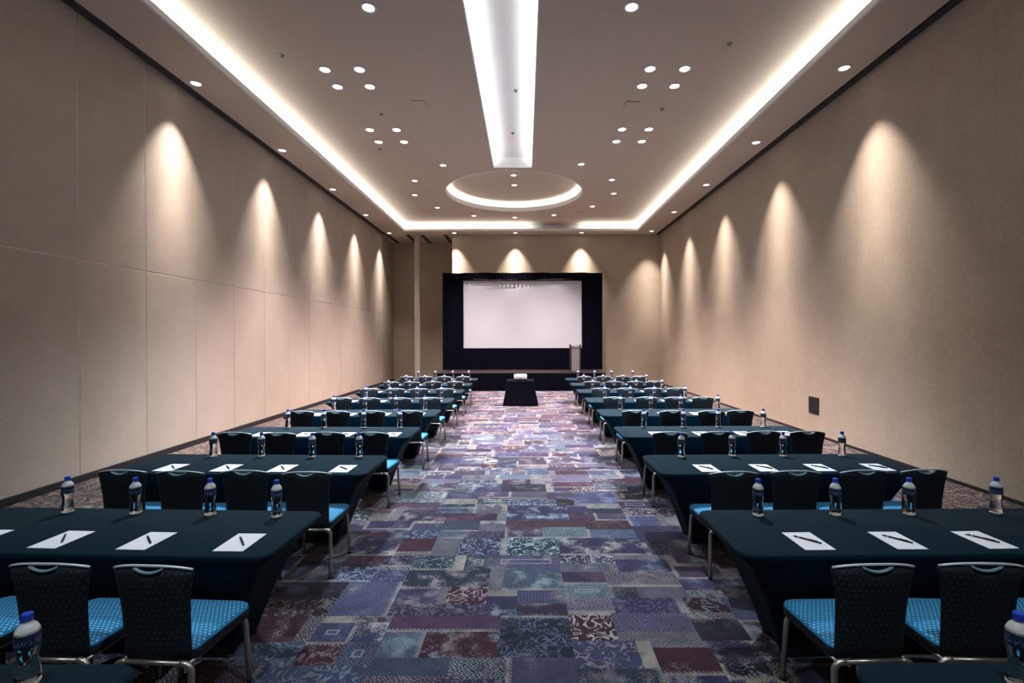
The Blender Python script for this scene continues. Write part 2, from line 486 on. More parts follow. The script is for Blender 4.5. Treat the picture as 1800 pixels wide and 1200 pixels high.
# ------------------------------------------------------------------ walls
def build_walls():
    zt = ZU + 0.45
    # left: movable partition of tall fabric panels
    wl = MB().box(XL - 0.25, XL - 0.03, YN, YA + 0.15, 0, zt).build('wall_left', 'gap')
    tag(struct(wl), 'panelled partition wall in beige fabric', 'wall')
    pitch = 1.21; zm = 3.14; ztp = ZS + 0.08
    seams = [6.81 + pitch * k for k in range(-8, 13)]
    g = 0.007
    lo = MB().bbox(-0.03, 0, g, pitch - g, 0.10, zm - 0.008, 0.004)
    up = MB().bbox(-0.03, 0, g, pitch - g, zm + 0.008, ztp, 0.004)
    pl = lo.build('panel', 'panel', wl); pu = up.build('panel', 'panel', wl)
    pl.location = (XL, seams[0], 0); pu.location = (XL, seams[0], 0)
    for s in seams[1:-1]:
        for src in (pl, pu):
            c = src.copy(); COL.objects.link(c); c.parent = wl; c.location = (XL, s, 0)
    js = MB().box(-0.03, -0.001, -0.0055, 0.0055, 0.10, ztp).build('joint_strip', 'joint', wl)
    js.location = (XL, seams[1], 0)
    for s in seams[2:]:
        c = js.copy(); COL.objects.link(c); c.parent = wl; c.location = (XL, s, 0)
    MB().box(XL - 0.03, XL - 0.002, seams[0], seams[-1], zm - 0.006, zm + 0.006).build('joint_strip', 'joint', wl)
    MB().box(XL - 0.03, XL, seams[-1] + 0.01, YA, 0.10, ztp).build('end_panel', 'wall', wl)
    MB().box(XL - 0.03, XL, YN, seams[0] - 0.01, 0.10, ztp).build('end_panel', 'wall', wl)
    b = MB().bbox(XL - 0.03, XL + 0.015, YN, YA, 0, 0.10, 0.004).build('baseboard_left', 'baseboard'); struct(b)
    # right: plain woven wall covering in wide drops
    wr = MB().box(XR + 0.012, XR + 0.25, YN, YF + 0.1, 0, zt).build('wall_right', 'gap')
    tag(struct(wr), 'plain wall covered in beige woven fabric', 'wall')
    ys = [YN] + [6.14 + 2.553 * k for k in range(-3, 6)] + [YF]
    for a, c in zip(ys[:-1], ys[1:]):
        MB().box(XR, XR + 0.012, a + 0.001, c - 0.001, 0.0, ZS + 0.1).build('fabric_panel', 'wall', wr)
    b = MB().bbox(XR - 0.008, XR + 0.01, YN, YF, 0, 0.05, 0.003).build('baseboard_right', 'baseboard'); struct(b)
    # far wall, beside it the partition store (alcove)
    wf = MB().box(ALX, XR + 0.25, YF + 0.012, YA + 0.3, 0, zt).build('wall_far', 'wall')
    tag(struct(wf), 'beige fabric wall behind the stage', 'wall')
    for a, c in ((ALX, 2.9), (2.9, XR)):
        MB().box(a + (0.001 if a > ALX else 0), c - 0.001, YF, YF + 0.012, 0, ZS).build('fabric_panel', 'wall', wf)
    wa = MB().box(XL - 0.25, ALX, YA, YA + 0.3, 0, zt).build('wall_alcove', 'wall')
    tag(struct(wa), 'recessed beige wall of the partition store', 'wall')
    wn = MB().box(XL - 0.25, XR + 0.25, YN - 0.2, YN, 0, zt).build('wall_near', 'wall')
    tag(struct(wn), 'beige wall at the rear of the room', 'wall')
    p = MB().bbox(-4.89, -4.67, 21.42, 21.56, 0, ZS, 0.008).build('trim_1', 'panel')
    tag(struct(p), 'narrow upright post in front of the alcove', 'post')
build_walls()

# ------------------------------------------------------------------ ceiling
def poly_with_holes(outer, holes, z):
    loops = [[Vector((x, y, 0)) for x, y in outer]] + [[Vector((x, y, 0)) for x, y in h] for h in holes]
    tris = tessellate_polygon(loops)
    vs = [(v.x, v.y, z) for l in loops for v in l]
    return vs, [tuple(t) for t in tris]

def build_ceiling():
    nseg = 72
    circ = [(CX + CR * math.cos(2 * math.pi * i / nseg), CY + CR * math.sin(2 * math.pi * i / nseg)) for i in range(nseg)]
    trough = [(TX0, TY0), (TX1, TY0), (TX1, TY1), (TX0, TY1)]
    vs, fs = poly_with_holes([(XL - .25, YN - .2), (XR + .25, YN - .2), (XR + .25, YA + .3), (XL - .25, YA + .3)], [trough, circ], ZU)
    c = mk('ceiling', vs, fs, 'ceiling')
    tag(struct(c), 'taupe ceiling with lit coves, centre trough and round recess', 'ceiling')
    # soffit ring with its upstand
    mb = MB()
    xl, xr = XL + 0.23, XR - 0.20
    t = 0.05
    mb.box(xl, IX0, YN, YF, ZS, ZS + t); mb.box(IX1, xr, YN, YF, ZS, ZS + t)
    mb.box(IX0, IX1, YN, IY0, ZS, ZS + t); mb.box(IX0, IX1, IY1, YF + .02, ZS, ZS + t)
    mb.box(XL, ALX, YF, YA, ZS + 0.0, ZS + t)
    mb.build('soffit', 'ceiling', c)
    lip = MB()
    h = 0.085; k = 0.03
    lip.box(IX0 - k, IX0 + .012, IY0 - k, IY1 + k, ZS - .004, ZS + h); lip.box(IX1 - .012, IX1 + k, IY0 - k, IY1 + k, ZS - .004, ZS + h)
    lip.box(IX0 + .012, IX1 - .012, IY1 - .012, IY1 + k, ZS - .004, ZS + h); lip.box(IX0 + .012, IX1 - .012, IY0 - k, IY0 + .012, ZS - .004, ZS + h)
    lip.build('cove_lip', 'cove', c)
    # back walls of the cove pocket
    pk = MB(); d = 0.42
    pk.box(IX0 - d - .03, IX0 - d, IY0 - d, IY1 + d, ZS + t, ZU); pk.box(IX1 + d, IX1 + d + .03, IY0 - d, IY1 + d, ZS + t, ZU)
    pk.box(IX0 - d, IX1 + d, IY1 + d, IY1 + d + .03, ZS + t, ZU); pk.box(IX0 - d, IX1 + d, IY0 - d - .03, IY0 - d, ZS + t, ZU)
    pk.build('cove_back', 'cove', c)
    # led strips lying in the pocket
    s0, s1, zl = 0.11, 0.19, ZS + t + 0.012
    def strip(x0, x1, y0, y1, z, mat):
        MB().quad((x0, y0, z), (x1, y0, z), (x1, y1, z), (x0, y1, z)).build('led_strip', mat, c)
    strip(IX0 - s1, IX0 - s0, IY0, IY1 + s0, zl, 'led')
    strip(IX1 + s0, IX1 + s1, IY0, IY1 + s0, zl, 'led')
    strip(IX0, 0.25, IY1 + s0, IY1 + s1, zl, 'led')          # one length near the middle is out
    strip(2.40, IX1, IY1 + s0, IY1 + s1, zl, 'led')
    # centre trough
    zt = ZU + 0.30; e = 0.28
    tr = MB()
    tr.quad((TX0 - e, TY0 - e, zt), (TX1 + e, TY0 - e, zt), (TX1 + e, TY1, zt), (TX0 - e, TY1, zt))
    tr.quad((TX0 - e, TY0 - e, ZU), (TX0 - e, TY1, ZU), (TX0 - e, TY1, zt), (TX0 - e, TY0 - e, zt))
    tr.quad((TX1 + e, TY0 - e, ZU), (TX1 + e, TY1, ZU), (TX1 + e, TY1, zt), (TX1 + e, TY0 - e, zt))
    tr.quad((TX0 - e, TY1, ZU), (TX1 + e, TY1, ZU), (TX1 + e, TY1, zt), (TX0 - e, TY1, zt))
    tr.quad((TX0 - e, TY0 - e, ZU), (TX1 + e, TY0 - e, ZU), (TX1 + e, TY0 - e, zt), (TX0 - e, TY0 - e, zt))
    tr.build('trough', 'cove', c)
    tl = MB()
    tl.box(TX0 - .02, TX0, TY0, TY1 - .002, ZU - .002, ZU + .06); tl.box(TX1, TX1 + .02, TY0, TY1 - .002, ZU - .002, ZU + .06)
    tl.build('trough_lip', 'cove', c)
    strip(TX0 - .14, TX0 - .08, TY0, TY1 - .1, ZU + .02, 'ledt')
    strip(TX1 + .08, TX1 + .14, TY0, TY1 - .1, ZU + .02, 'ledt')
    # round recess
    zr = ZU + 0.34; er = 0.22
    rr = MB()
    def ring(r, z, n=nseg): return [(CX + r * math.cos(2 * math.pi * i / n), CY + r * math.sin(2 * math.pi * i / n), z) for i in range(n)]
    rr.loft([ring(CR + er, ZU + .001), ring(CR + er, zr)], False, False)
    rr.build('recess_wall', 'cove', c)
    MB().loft([ring(CR + er, zr), ring(0.02, zr)], False, True).build('recess_disc', 'ceiling', c)
    MB().loft([ring(CR + .03, ZU + .15), ring(CR + .03, ZU - .004), ring(CR, ZU - .004), ring(CR, ZU + .15), ring(CR + .03, ZU + .15)], False, False).build('recess_lip', 'cove', c)
    MB().loft([ring(CR + .08, ZU + .08), ring(CR + .14, ZU + .08)], False, False).build('led_strip', 'ledr', c)
    # slot diffusers along the side walls
    for i, (x0, x1, lab) in enumerate(((XL, XL + 0.23, 'panelled'), (XR - 0.20, XR, 'plain'))):
        s = MB()
        s.box(x0, x1, YN, YF, ZS + 0.10, ZS + 0.12)
        o = s.build('trim_%d' % (i + 2), 'slot')
        tag(struct(o), 'dark linear ceiling slot along the %s wall' % lab, 'slot')
        wd = x1 - x0
        for f in (0.30, 0.55, 0.80):
            xm = x0 + wd * f
            MB().box(xm - .012, xm + .012, YN, YF, ZS + 0.0, ZS + 0.10).build('slot_rail', 'rail', o)
    # partition tracks in the alcove ceiling
    for xm in (-6.05, -5.16, -4.52, -3.50):
        MB().box(xm - .08, xm + .08, YF - .0, YA, ZS - .015, ZS + .01).build('partition_track', 'slot', c)
    return c
build_ceiling()

# ------------------------------------------------------------------ downlights
def spot(name, parent, power, col, size, blend, loc=(0, 0, -0.03), rot=(0, 0, 0), rad=0.05):
    l = bpy.data.lights.new(name, 'SPOT'); l.energy = power; l.color = col
    l.spot_size = R(size); l.spot_blend = blend; l.shadow_soft_size = rad
    o = bpy.data.objects.new(name, l); COL.objects.link(o); o.parent = parent; o.location = loc; o.rotation_euler = rot
    return o
_trim = MB().loft([[(r * math.cos(2 * math.pi * j / 20), r * math.sin(2 * math.pi * j / 20), z) for j in range(20)]
                   for r, z in ((0.112, 0.0), (0.110, -0.008), (0.088, -0.012), (0.078, 0.0))], False, False)
_lens = MB().lathe([(0.078, -0.004), (0.050, -0.010), (0.02, -0.012)], 20, cap0=False)
_cache = {}
def downlight(x, y, z, label, group, lens, sc=1.0):
    t = thing('downlight', label, 'light', (x, y, z), 0, group)
    t.scale = (sc, sc, 1)
    if lens not in _cache:
        a = _trim.build('trim_ring', 'trimwhite', t, True); b = _lens.build('lens', lens, t, True)
        _cache[lens] = (a.data, b.data)
    else:
        for nm, me in zip(('trim_ring', 'lens'), _cache[lens]):
            o = bpy.data.objects.new(nm, me); COL.objects.link(o); o.parent = t
    return t

def build_lights():
    # clusters of four
    for side, xs, lab in (('l', (CX - 3.28, CX - 2.65), 'panelled wall side'), ('r', (CX + 2.65, CX + 3.28), 'plain wall side')):
        for y0, y1, lens, colr, where in ((8.85, 9.45, ('lensc', 'lensw'), (COOL, WARM), 'farther from'), (11.4, 12.1, ('lensw', 'lensw'), (WARM, WARM), 'nearer to')):
            for y, ln, cc in zip((y0, y1), lens, colr):
                for x in xs:
                    t = downlight(x, y, ZU, '%s, %s downlight of the four-lamp cluster %s the stage, %s' % ('stage-side' if y == y1 else 'rear-side', 'trough-side' if abs(x - CX) < 3 else 'wall-side', where, lab),
                                  'cluster of four %s the stage, %s' % (where, lab), ln, 1.1)
                    spot('lamp', t, P_CLUSTER, cc, 66 if y < 10 else 84, 0.85)
    for s, lab in ((-1, 'panelled wall side'), (1, 'plain wall side')):
        for y, w_ in ((7.2, 'nearer the stage'), (0.7, 'at the rear of the room')):
            t = downlight(CX + 1.95 * s, y, ZU, 'single cool recessed downlight beside the trough %s, %s' % (w_, lab), None, 'lensc', 1.1)
            spot('lamp', t, P_SINGLE * (1.0 if y > 5 else 0.24), COOL, 80 if y > 5 else 84, 0.85)
    ring = [(-1.95, -2.72), (1.95, -2.78), (-3.06, -1.38), (3.06, -1.42), (-3.40, 0.12), (3.38, 0.0), (-2.92, 1.72), (2.88, 1.6), (-1.68, 2.93), (1.52, 2.85), (-0.05, 3.2)]
    cnt = {-1: 0, 1: 0}
    for dx, dy in sorted(ring, key=lambda p: -p[1]):
        sd = -1 if dx < 0 else 1
        if abs(dx) < .2: lab = 'ring downlight straight between the round ceiling recess and the stage'
        else:
            cnt[sd] += 1
            lab = 'ring downlight around the round recess, %s from the stage, %s' % (('', 'first', 'second', 'third', 'fourth', 'fifth')[cnt[sd]], 'panelled wall side' if sd < 0 else 'plain wall side')
        t = downlight(CX + dx, CY + dy, ZU, lab, 'ring of downlights around the round recess', 'lensw')
        spot('lamp', t, P_RING, WARM, 84 if dy < 2 else 56, 0.85 if dy < 2 else 1.0)
    for y, lab in ((15.6, 'farther from'), (16.6, 'nearer to')):
        t = downlight(CX, y, ZU + 0.34, 'recessed downlight inside the round ceiling recess, %s the stage' % lab, 'pair of downlights inside the round recess', 'lensw')
        spot('lamp', t, P_RING * 1.2, WARM, 110, 0.85)
    def wash(x, y, lab, grp, core=1.0):
        t = downlight(x, y, ZS, lab, grp, 'lensh')
        spot('lamp', t, P_WASH_CORE * core, WASH, 32, 0.9, rad=0.03)
        spot('lamp', t, P_WASH_MID * core, WASH, 43, 0.8, rad=0.03)
        spot('lamp', t, P_WASH_WIDE * core, WASH, 66, 1.0, rad=0.03)
    for i in range(5):
        o5 = ('fifth', 'fourth', 'third', 'second', 'first')[i]
        wash(-5.86, 8.65 + 3.07 * i, 'wall-washing soffit downlight along the panelled wall, %s from the stage' % o5, 'soffit downlights along the panelled wall', 0.8)
        wash(5.40, 8.20 + 3.11 * i, 'wall-washing soffit downlight along the plain wall, %s from the stage' % o5, 'soffit downlights along the plain wall')
    for x, lab in ((-3.05, 'nearest the alcove'), (-0.42, 'in the middle'), (2.45, 'nearest the plain wall')):
        wash(x, 20.93, 'wall-washing soffit downlight above the stage, %s' % lab, 'soffit downlights above the stage')
build_lights()

# ------------------------------------------------------------------ small ceiling fittings
def build_fittings():
    base = None
    def spr(x, y, z, lab):
        t = thing('sprinkler', 'small metal sprinkler head %s' % lab, 'sprinkler', (x, y, z), 0, 'sprinkler heads on the ceiling')
        MB().lathe([(0.05, 0), (0.045, -0.008), (0.016, -0.010), (0.010, -0.03)], 12).build('escutcheon', 'sprk', t, True)
        MB().lathe([(0.022, -0.033), (0.022, -0.037)], 10).build('deflector', 'sprk', t)
    for x, y in ((-4.2, 8.4), (-3.14, 10.6), (2.95, 10.4), (3.42, 8.1), (-3.75, 12.55)):
        spr(x, y, ZU, {-4.2: 'beside the cove along the panelled wall', -3.14: 'between the two four-lamp clusters, panelled wall side', 2.95: 'between the two four-lamp clusters, plain wall side',
                       3.42: 'beside the cool lamps of a cluster, plain wall side', -3.75: 'beside the stage-side cluster, panelled wall side'}[x])
    for x, y in ((-0.18, 10.2), (-0.3, 12.3)):
        spr(x, y, ZU + 0.30, 'inside the lit trough, %s the round recess' % ('nearer' if y > 11 else 'farther from'))
    spr(CX - 1.85, CY - 0.6, ZU + 0.34, 'inside the round ceiling recess')
    for x, y, lab in ((-2.2, 10.15, 'panelled wall side'), (2.25, 10.2, 'plain wall side'), (2.15, 19.0, 'close to the stage')):
        t = thing('access_panel', 'flush square access panel in the ceiling, %s' % lab, 'panel', (x, y, ZU))
        MB().box(-.15, .15, -.15, .15, -0.006, 0.0).build('frame', 'sprk', t)
        MB().bbox(-.142, .142, -.142, .142, -0.012, -0.004, .002).build('door', 'ceiling', t)
build_fittings()

# ------------------------------------------------------------------ text for labels
ORD = {1: 'first', 2: 'second', 3: 'third', 4: 'fourth', 5: 'fifth', 6: 'sixth', 7: 'seventh', 8: 'eighth', 9: 'ninth'}
def rowtxt(k, what):                       # rows counted from the stage
    n = 9 - k
    return '%s %s from the stage' % (ORD[n], what)
POS = ['nearest the aisle', 'second from the aisle', 'third from the aisle', 'fourth from the aisle']
SIDE = {-1: 'panelled wall side', 1: 'plain wall side'}

# ------------------------------------------------------------------ tables
TZ = 0.75
def cover_mesh(hx, hy, r, z, fx, fy, fr, p=0.75, hem=0.05, parent=None, name='stretch_cover', nz=9):
    def rr_pts(hx, hy, r):
        n = 5; pts = []
        corners = ((1, 1, 0), (-1, 1, 90), (-1, -1, 180), (1, -1, 270))
        for ci, (qx, qy, a0) in enumerate(corners):
            for i in range(n + 1):
                a = R(a0 + 90 * i / n)
                pts.append((qx * (hx - r) + r * math.cos(a), qy * (hy - r) + r * math.sin(a)))
            # points along the straight side to the next corner
            nq = corners[(ci + 1) % 4]; a = R(nq[2])
            p1 = (nq[0] * (hx - r) + r * math.cos(a), nq[1] * (hy - r) + r * math.sin(a)); p0 = pts[-1]
            for j in range(1, 6):
                f = j / 6; pts.append((p0[0] + (p1[0] - p0[0]) * f, p0[1] + (p1[1] - p0[1]) * f))
        return pts
    top = rr_pts(hx, hy, r); bot = rr_pts(fx, fy, fr)
    n = len(top)
    def mids(i):                            # 0 at a corner .. 1 mid side
        k = i % 11
        return 0.0 if k <= 5 else 1 - abs((k - 8) / 3.0)
    rings = []
    ins = rr_pts(hx - .012, hy - .012, max(r - .012, .005))
    rings.append([(x, y, z) for x, y in ins])
    rings.append([(x, y, z - .004) for x, y in rr_pts(hx - .003, hy - .003, r)])
    rings.append([(x, y, z - .015) for x, y in top])
    for j in range(0, nz + 1):
        t = j / nz
        ring = []
        for i in range(n):
            m = mids(i)
            zz = (z - .035) * (1 - t) + (0.004 + hem * math.sin(m * math.pi / 2)) * t
            s = t ** p
            # mid sides are pulled further in by the stretch
            pull = 1 - 0.07 * m * math.sin(math.pi * min(1, t * 1.0))
            x = top[i][0] + (bot[i][0] - top[i][0]) * s
            y = (top[i][1] + (bot[i][1] - top[i][1]) * s) * pull
            ring.append((x, y, zz))
        rings.append(ring)
    mb = MB(); mb.loft(rings, True, False)
    return mb

def build_tables():
    proto = None
    hx, hy = 1.25, 0.38
    mbc = cover_mesh(hx, hy, 0.09, TZ, 0.88, 0.15, 0.04, p=0.62)
    foot = MB().lathe([(0.022, 0.0), (0.024, 0.004), (0.018, 0.022)], 10)
    top = MB().bbox(-1.22, 1.22, -.35, .35, TZ - 0.03, TZ - 0.006, .004)
    tables = []
    for k in range(0, 9):
        for sd in (-1, 1):
            yaw = {(-1, 1): -2.4, (-1, 2): -1.8, (-1, 3): -0.8, (1, 1): 0.7, (1, 2): 0.7, (1, 3): 0.6}.get((sd, k), random.uniform(-0.5, 0.5))
            xc = -1.49 - hx if sd < 0 else 1.26 + hx
            yc = 2.82 + 1.69 * (k - 1) + hy + (0.03 if sd < 0 and k in (1, 2) else 0)
            lab = 'long table in a black stretch cover, %s, %s' % (rowtxt(k, 'row'), SIDE[sd])
            if proto is None:
                t = thing('covered_table', lab, 'table', (xc, yc, 0), R(yaw), 'covered tables in two banks of rows')
                mbc.build('stretch_cover', 'cloth', t, True)
                top.build('tabletop', 'cloth', t)
                for fx in (-.86, .86):
                    for fy in (-.13, .13):
                        f = foot.build('foot', 'glide', t, True); f.location = (fx, fy, 0)
                proto = t
            else:
                t = copy_tree(proto); t.location = (xc, yc, 0); t.rotation_euler = (0, 0, R(yaw)); tag(t, lab)
            tables.append((k, sd, xc, yc, R(yaw)))
    return tables
TABLES = build_tables()

# ------------------------------------------------------------------ chairs
def make_chair():
    t = thing('banquet_chair', 'x', 'chair', (0, 0, 0), 0, 'banquet chairs at the covered tables')
    # seat: padded, front wider than rear
    def outline(s, z, n=6):
        pts = []
        crn = ((0.222, 0.245, 0.07, 0), (-0.222, 0.245, 0.07, 90), (-0.198, -0.195, 0.04, 180), (0.198, -0.195, 0.04, 270))
        for cx, cy, r, a0 in crn:
            qx, qy = (1 if cx > 0 else -1), (1 if cy > 0 else -1)
            for i in range(n + 1):
                a = R(a0 + 90 * i / n)
                pts.append(((cx - qx * r + r * math.cos(a)) * s, 0.02 + (cy - 0.02 - qy * r + r * math.sin(a)) * s, z))
        return pts
    MB().loft([outline(.90, .392), outline(.985, .395), outline(1.0, .408), outline(1.003, .430), outline(1.0, .446)], True, False).build('shaded_seat_side', 'back', t, True)  # seat side: the shade on it is put into the darker fabric colour
    MB().loft([outline(1.0, .446), outline(.985, .458), outline(.94, .466), outline(.75, .474), outline(.4, .479)], False, True).build('seat', 'seat', t, True)
    # backrest, dished top with the hand-hold scoop
    def zt(x): 
        z = 0.893 - 0.030 * abs(x / 0.21) ** 2.4
        if abs(x) < 0.082: z -= 0.034 * (1 - (x / 0.082) ** 2) ** 0.8
        return z
    def wv(v): return 0.176 + 0.008 * v + 0.030 * v ** 4
    nu, nv = 26, 12; z0 = 0.405
    def shell(front, back, zlo, shrink, vmax=1.0):
        grid = {}
        vs, fs = [], []
        for sidei, off in ((0, front), (1, back)):
            for j in range(nv + 1):
                v = j / nv
                for i in range(nu + 1):
                    u = -1 + 2 * i / nu
                    x = u * wv(v) * shrink
                    z = zlo + v * ((zt(x) - (1 - shrink) * 0.25) - zlo)
                    yb = -0.215 - (z - 0.45) * 0.07 - 0.03 * max(0, (z - .62)) + 0.03 * (x / .2) ** 2
                    rnd = 1 - max(abs(u) ** 10, v ** 14, (1 - v) ** 14) * 0.8
                    vs.append((x, yb + off * rnd, z)); grid[(sidei, i, j)] = len(vs) - 1
        for sidei in (0, 1):
            for j in range(nv):
                for i in range(nu):
                    fs.append((grid[sidei, i, j], grid[sidei, i + 1, j], grid[sidei, i + 1, j + 1], grid[sidei, i, j + 1]))
        for j in range(nv):
            for i in (0, nu):
                fs.append((grid[0, i, j], grid[0, i, j + 1], grid[1, i, j + 1], grid[1, i, j]))
        for i in range(nu):
            for j in (0, nv):
                fs.append((grid[0, i, j], grid[0, i + 1, j], grid[1, i + 1, j], grid[1, i, j]))
        return MB().add(vs, fs)
    shell(0.012, -0.014, z0, 1.0).build('backrest', 'back', t, True)
    shell(0.034, 0.010, 0.50, 0.93).build('back_cushion', 'seat', t, True)
    # pale tube for the lit upper face of the scoop, corner to corner
    pts = []
    for i in range(19):
        x = -0.208 + 0.416 * i / 18
        z = 0.898 - 0.030 * abs(x / 0.21) ** 2.4
        pts.append((x, -0.215 - (z - 0.45) * 0.07 - 0.03 * (z - .62) + 0.03 * (x / .2) ** 2, z))
    MB().tube(pts, 0.0070, 6).build('top_rail', 'rim', t, True)
    pts = []
    for i in range(13):
        x = -0.078 + 0.156 * i / 12; z = zt(x) + 0.001
        pts.append((x, -0.217 - (z - 0.45) * 0.07 - 0.03 * (z - .62) + 0.03 * (x / .2) ** 2, z))
    MB().tube(pts, [0.004] + [0.0085] * 11 + [0.004], 6).build('lit_scoop_edge', 'scoop', t, True)  # pale tube: light on the scoop's upward face put into the colour
    # legs: two inverted U bends, front and rear, and side rails
    def leg(sx, y, ztop, ysp):
        p = [(sx * 0.145, y, ztop)]
        for i in range(7):
            a = R(90 - 90 * i / 6)
            p.append((sx * (0.155 + 0.045 * math.cos(a)), y, ztop - 0.045 + 0.045 * math.sin(a)))
        p += [(sx * 0.206, y + ysp * .45, ztop * 0.5), (sx * 0.212, y + ysp, 0.012)]
        o = MB().tube(p, 0.0155, 8).build('leg', 'leg', t, True)
        g = MB().lathe([(0.018, 0.0), (0.018, 0.014)], 8, sx * 0.212, y + ysp).build('glide', 'glide', o)
    for sx in (-1, 1):
        leg(sx, 0.20, 0.385, 0.015); leg(sx, -0.225, 0.398, -0.03)
        MB().tube([(sx * 0.19, 0.20, 0.382), (sx * 0.178, -0.21, 0.390)], 0.009, 6).build('side_rail', 'leg', t, True)
    MB().tube([(-0.146, 0.20, 0.385), (0.146, 0.20, 0.385)], 0.0118, 6).build('cross_bar', 'leg', t, True)
    MB().tube([(-0.146, -0.225, 0.398), (0.146, -0.225, 0.398)], 0.0118, 6).build('cross_bar', 'leg', t, True)
    return t

def tpoint(tb, lx, ly):
    k, sd, xc, yc, a = tb
    return (xc + lx * math.cos(a) - ly * math.sin(a), yc + lx * math.sin(a) + ly * math.cos(a))

CHX = {-1: [-1.83, -2.38, -2.94, -3.48], 1: [1.73, 2.29, 2.85, 3.37]}
def build_chairs():
    rng = random.Random(3)
    proto = None
    for tb in TABLES:
        k, sd, xc, yc, a = tb
        if k == 0: continue
        for p, X in enumerate(CHX[sd]):
            lab = 'teal banquet chair %s, %s, %s' % (POS[p], rowtxt(k, 'row'), SIDE[sd])
            if proto is None: c = proto = make_chair()
            else: c = copy_tree(proto)
            jx = rng.uniform(-.03, .03) if k > 1 else 0; jy = rng.uniform(-.035, .02) if k > 1 else 0
            x, y = tpoint(tb, X - xc + jx, -0.38 - 0.175 + jy)
            c.location = (x, y, 0); c.rotation_euler = (0, 0, a * 0.8 + R(rng.uniform(-3, 3)))
            tag(c, lab)
build_chairs()

# ------------------------------------------------------------------ bottles, paper, pens
def make_bottle():
    t = thing('water_bottle', 'x', 'bottle', (0, 0, 0), 0, 'water bottles on the tables')
    body = [(0.020, 0.016), (0.034, 0.018), (0.0375, 0.030), (0.0375, 0.040), (0.034, 0.060), (0.0295, 0.090), (0.0305, 0.110), (0.0355, 0.132), (0.0372, 0.146),
            (0.0362, 0.150), (0.0362, 0.190), (0.0372, 0.194)]
    n = 20
    def ringf(r, z, lobes): 
        return [(r * (1 + lobes * math.cos(5 * 2 * math.pi * j / n)) * math.cos(2 * math.pi * j / n), r * (1 + lobes * math.cos(5 * 2 * math.pi * j / n)) * math.sin(2 * math.pi * j / n), z) for j in range(n)]
    MB().loft([ringf(r, z, 0.05 if z < 0.12 else 0.0) for r, z in body]).build('body', 'bottle', t, True)
    MB().loft([ringf(r, z, 0.06) for r, z in ((0.026, 0.0), (0.035, 0.003), (0.0375, 0.012), (0.034, 0.0165))]).build('base', 'paleplastic', t, True)  # pale base: the caustic glow around the foot is put into its colour
    MB().lathe([(0.0372, 0.1945), (0.035, 0.206), (0.028, 0.220), (0.018, 0.231), (0.0145, 0.235), (0.0145, 0.241)], n).build('shoulder', 'paleplastic', t, True)
    MB().lathe([(0.0375, 0.1485), (0.0377, 0.1495), (0.0377, 0.1905), (0.0375, 0.1915)], n, cap0=False, cap1=False).build('label', 'label', t, True)
    cp = MB().lathe([(0.0165, 0.2415), (0.0175, 0.243), (0.0172, 0.262), (0.0150, 0.2655)], 18).build('cap', 'cap', t, False)
    MB().lathe([(0.0178, 0.2395), (0.0178, 0.2425)], 18, cap0=False, cap1=False).build('tamper_ring', 'cap', cp)
    return t
def make_paper():
    mb = MB(); mb.box(-.0925, .0925, -.13, .13, 0.0, 0.0022)
    return mb
BTX = {-1: [-1.78, -2.28, -2.84, -3.36], 1: [1.66, 2.215, 2.75, 3.39]}
PAX = {-1: [-1.77, -2.37, -2.93, -3.49], 1: [1.76, 2.32, 2.87, 3.44]}
def build_tableware():
    rng = random.Random(9)
    bproto = pproto = nproto = None
    for tb in TABLES:
        k, sd, xc, yc, a = tb
        for p in range(4):
            if k == 0 and p > 0: continue
            # bottle
            lab = 'blue-capped water bottle %s, %s, %s' % (POS[p], rowtxt(k, 'table'), SIDE[sd])
            if bproto is None: b = bproto = make_bottle()
            else: b = copy_tree(bproto)
            X = BTX[sd][p]
            if k == 0: X = -1.83 if sd < 0 else 1.80
            x, y = tpoint(tb, X - xc + (rng.uniform(-.025, .025) if k > 2 else 0), 0.26 + rng.uniform(-.015, .015))
            b.location = (x, y, TZ); b.rotation_euler = (0, 0, rng.uniform(0, 6.28)); tag(b, lab)
            if k == 0: continue
            # paper
            lab = 'white notepaper sheet %s, %s, %s' % (POS[p], rowtxt(k, 'table'), SIDE[sd])
            if pproto is None:
                s = pproto = make_paper().build('notepaper', 'paper')
                tag(s, lab, 'paper', 'notepaper sheets on the tables')
            else:
                s = pproto.copy(); COL.objects.link(s); tag(s, lab)
            x, y = tpoint(tb, PAX[sd][p] - xc + (rng.uniform(-.02, .02) if k > 2 else 0), -0.38 + 0.20)
            ra = a + R(rng.uniform(-1.5, 1.5)); s.location = (x, y, TZ); s.rotation_euler = (0, 0, ra)
            # pen
            lab = 'black pen %s, %s, %s' % (POS[p], rowtxt(k, 'table'), SIDE[sd])
            if nproto is None:
                n = nproto = thing('pen', lab, 'pen', (0, 0, 0), 0, 'pens on the notepaper')
                MB().tube([(-.055, 0, 0.0055), (.045, 0, 0.0055), (.058, 0, 0.0048), (.068, 0, 0.0042)], [.0055, .0055, .0045, .0012], 8).build('barrel', 'pen', n, True)
                MB().tube([(-.072, 0, 0.0055), (-.055, 0, 0.0055)], .0048, 8).build('button', 'pen', n, True)
                MB().tube([(.034, 0, 0.0056), (.044, 0, 0.0056)], .0058, 8).build('band', 'pensilver', n, True)
                MB().box(-.054, -.012, -.0012, .0012, 0.0105, 0.0125).build('clip', 'pen', n)
            else:
                n = copy_tree(nproto); tag(n, lab)
            ang = rng.uniform(126, 137)
            n.location = (x + rng.uniform(-.01, .01), y + .01, TZ + 0.0022); n.rotation_euler = (0, 0, R(ang)); n.scale = (1.15, 1.15, 1.0)
build_tableware()

